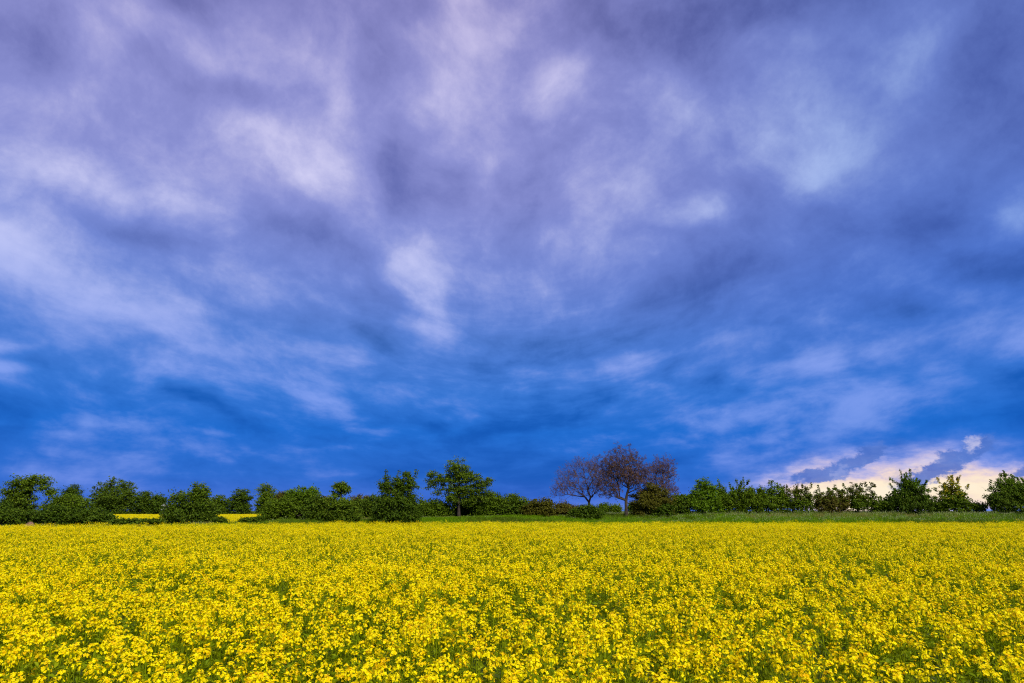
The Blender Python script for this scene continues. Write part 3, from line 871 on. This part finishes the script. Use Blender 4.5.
mid = ramp(ef, [(0.0, (74, 114, 216)), (.06, (38, 106, 208)), (.14, (24, 108, 210)), (.21, (56, 120, 214)), (.31, (84, 128, 214)), (.42, (114, 137, 214)), (.57, (140, 147, 213)), (.76, (144, 147, 210)), (1.0, (126, 124, 186))])
lite = ramp(ef, [(0.0, (108, 138, 230)), (.14, (112, 148, 232)), (.21, (128, 158, 238)), (.31, (158, 175, 240)), (.42, (194, 200, 246)), (.57, (216, 214, 248)), (.76, (210, 205, 242)), (1.0, (190, 180, 224))])
c = cmix(smooth(t, -.30, .56), dark, mid)
c = cmix(smooth(t, .36, 1.2), c, lite)
# right side of the sky is a little bluer and deeper
rt = smooth(az, -.4, 3.6)
cool = N.new('ShaderNodeMix'); cool.data_type = 'RGBA'; cool.blend_type = 'MULTIPLY'
L.new(math_('MULTIPLY', rt, smooth(el, .6, 1.8)), cool.inputs[0]); L.new(c, cool.inputs[6]); cool.inputs[7].default_value = (.52, .74, .92, 1)
c = cool.outputs[2]
# glow of the low sun on the right-hand horizon, with cloud tongues across it
WB = [(905,492,130,40,8,1.0),(840,496,85,28,4,.65),(1005,486,110,36,8,.8),(785,492,100,38,0,.34),(880,458,190,34,4,.25),(820,482,60,16,20,.3),(815,468,100,22,10,.20),(940,452,110,24,8,.12)]
CB = [(848,466,36,12,24,-1.7),(815,476,34,10,10,-1.6),(872,453,24,13,25,-1.6),(955,460,52,16,32,-1.8),(918,480,38,13,25,-1.4),(982,446,24,16,30,-.9),(1024,470,24,12,20,-1.0),
      (895,478,16,10,40,-.5),(780,478,12,4,10,-.6),(770,486,10,4,0,-.5)]
s = math_('ADD', 0.0, 0.0)
for b in WB: s = math_('MULTIPLY_ADD', blob(P2, *b[:5]), b[5], s)
s = math_('MULTIPLY', math_('MULTIPLY_ADD', math_('SUBTRACT', fbm(comb(az, math_('MULTIPLY', el, 3.0)), 3.6, 9, .66), .5), math_('MULTIPLY', s, 1.7), s), .80)
P3 = vmath('ADD', AE, vmath('MULTIPLY', centred(fbm(comb(az, math_('MULTIPLY', el, 1.5)), 8.0, 7, .66, True), .34), (1.0, .45, 0.0)))
k = math_('ADD', 0.0, 0.0)
for b in CB: k = math_('MULTIPLY_ADD', blob(P3, *b[:5]), -b[5], k)
kf = smooth(k, .05, .95)
warm = ramp(s, [(0.0, (110, 145, 230)), (.22, (150, 165, 235)), (.42, (200, 190, 224)), (.58, (244, 220, 210)), (.80, (255, 236, 208)), (1.0, (255, 240, 214))])
c = cmix(smooth(s, .02, .42), c, warm)
cc_ = ramp(fbm(P3, 5.0, 5, .6), [(0.30, (58, 100, 192)), (.58, (84, 122, 206)), (.80, (150, 165, 225))])
c = cmix(math_('MULTIPLY', kf, .9), c, cc_)
puff = math_('ADD', blob(P3, 972, 444, 20, 12, 50), math_('MULTIPLY', blob(P3, 925, 462, 44, 9, 12), .7))
c = cmix(math_('MULTIPLY', smooth(puff, .1, 1.1), .6), c, ramp(puff, [(0, (190, 195, 238)), (1, (225, 220, 245))]))

sky = N.new('ShaderNodeTexSky'); sky.sky_type = 'NISHITA'; sky.sun_disc = False
sky.sun_elevation = SUN_EL; sky.sun_rotation = SUN_AZ
b1 = N.new('ShaderNodeBackground'); L.new(sky.outputs[0], b1.inputs[0]); b1.inputs[1].default_value = .05
b2 = N.new('ShaderNodeBackground'); L.new(c, b2.inputs[0]); b2.inputs[1].default_value = 1.0
mx = N.new('ShaderNodeMixShader'); mx.inputs[0].default_value = .99
L.new(b1.outputs[0], mx.inputs[1]); L.new(b2.outputs[0], mx.inputs[2])
wo = N.new('ShaderNodeOutputWorld'); L.new(mx.outputs[0], wo.inputs[0])
W.cycles.sampling_method = 'MANUAL'; W.cycles.sample_map_resolution = 512

# ------------------------------------------------------------------ render
S.view_settings.view_transform = 'Standard'; S.view_settings.look = 'None'
S.view_settings.exposure = EXPO; S.view_settings.gamma = 1.0
S.view_settings.use_curve_mapping = False
S.render.engine = 'CYCLES'
S.cycles.max_bounces = 4; S.cycles.diffuse_bounces = 2; S.cycles.transmission_bounces = 3; S.cycles.transparent_max_bounces = 4
S.cycles.use_denoising = False
S.cycles.sample_clamp_indirect = 2.0; S.cycles.sample_clamp_direct = 4.0
S.cycles.pixel_filter_type = 'BLACKMAN_HARRIS'; S.cycles.filter_width = 1.15
S.render.film_transparent = False
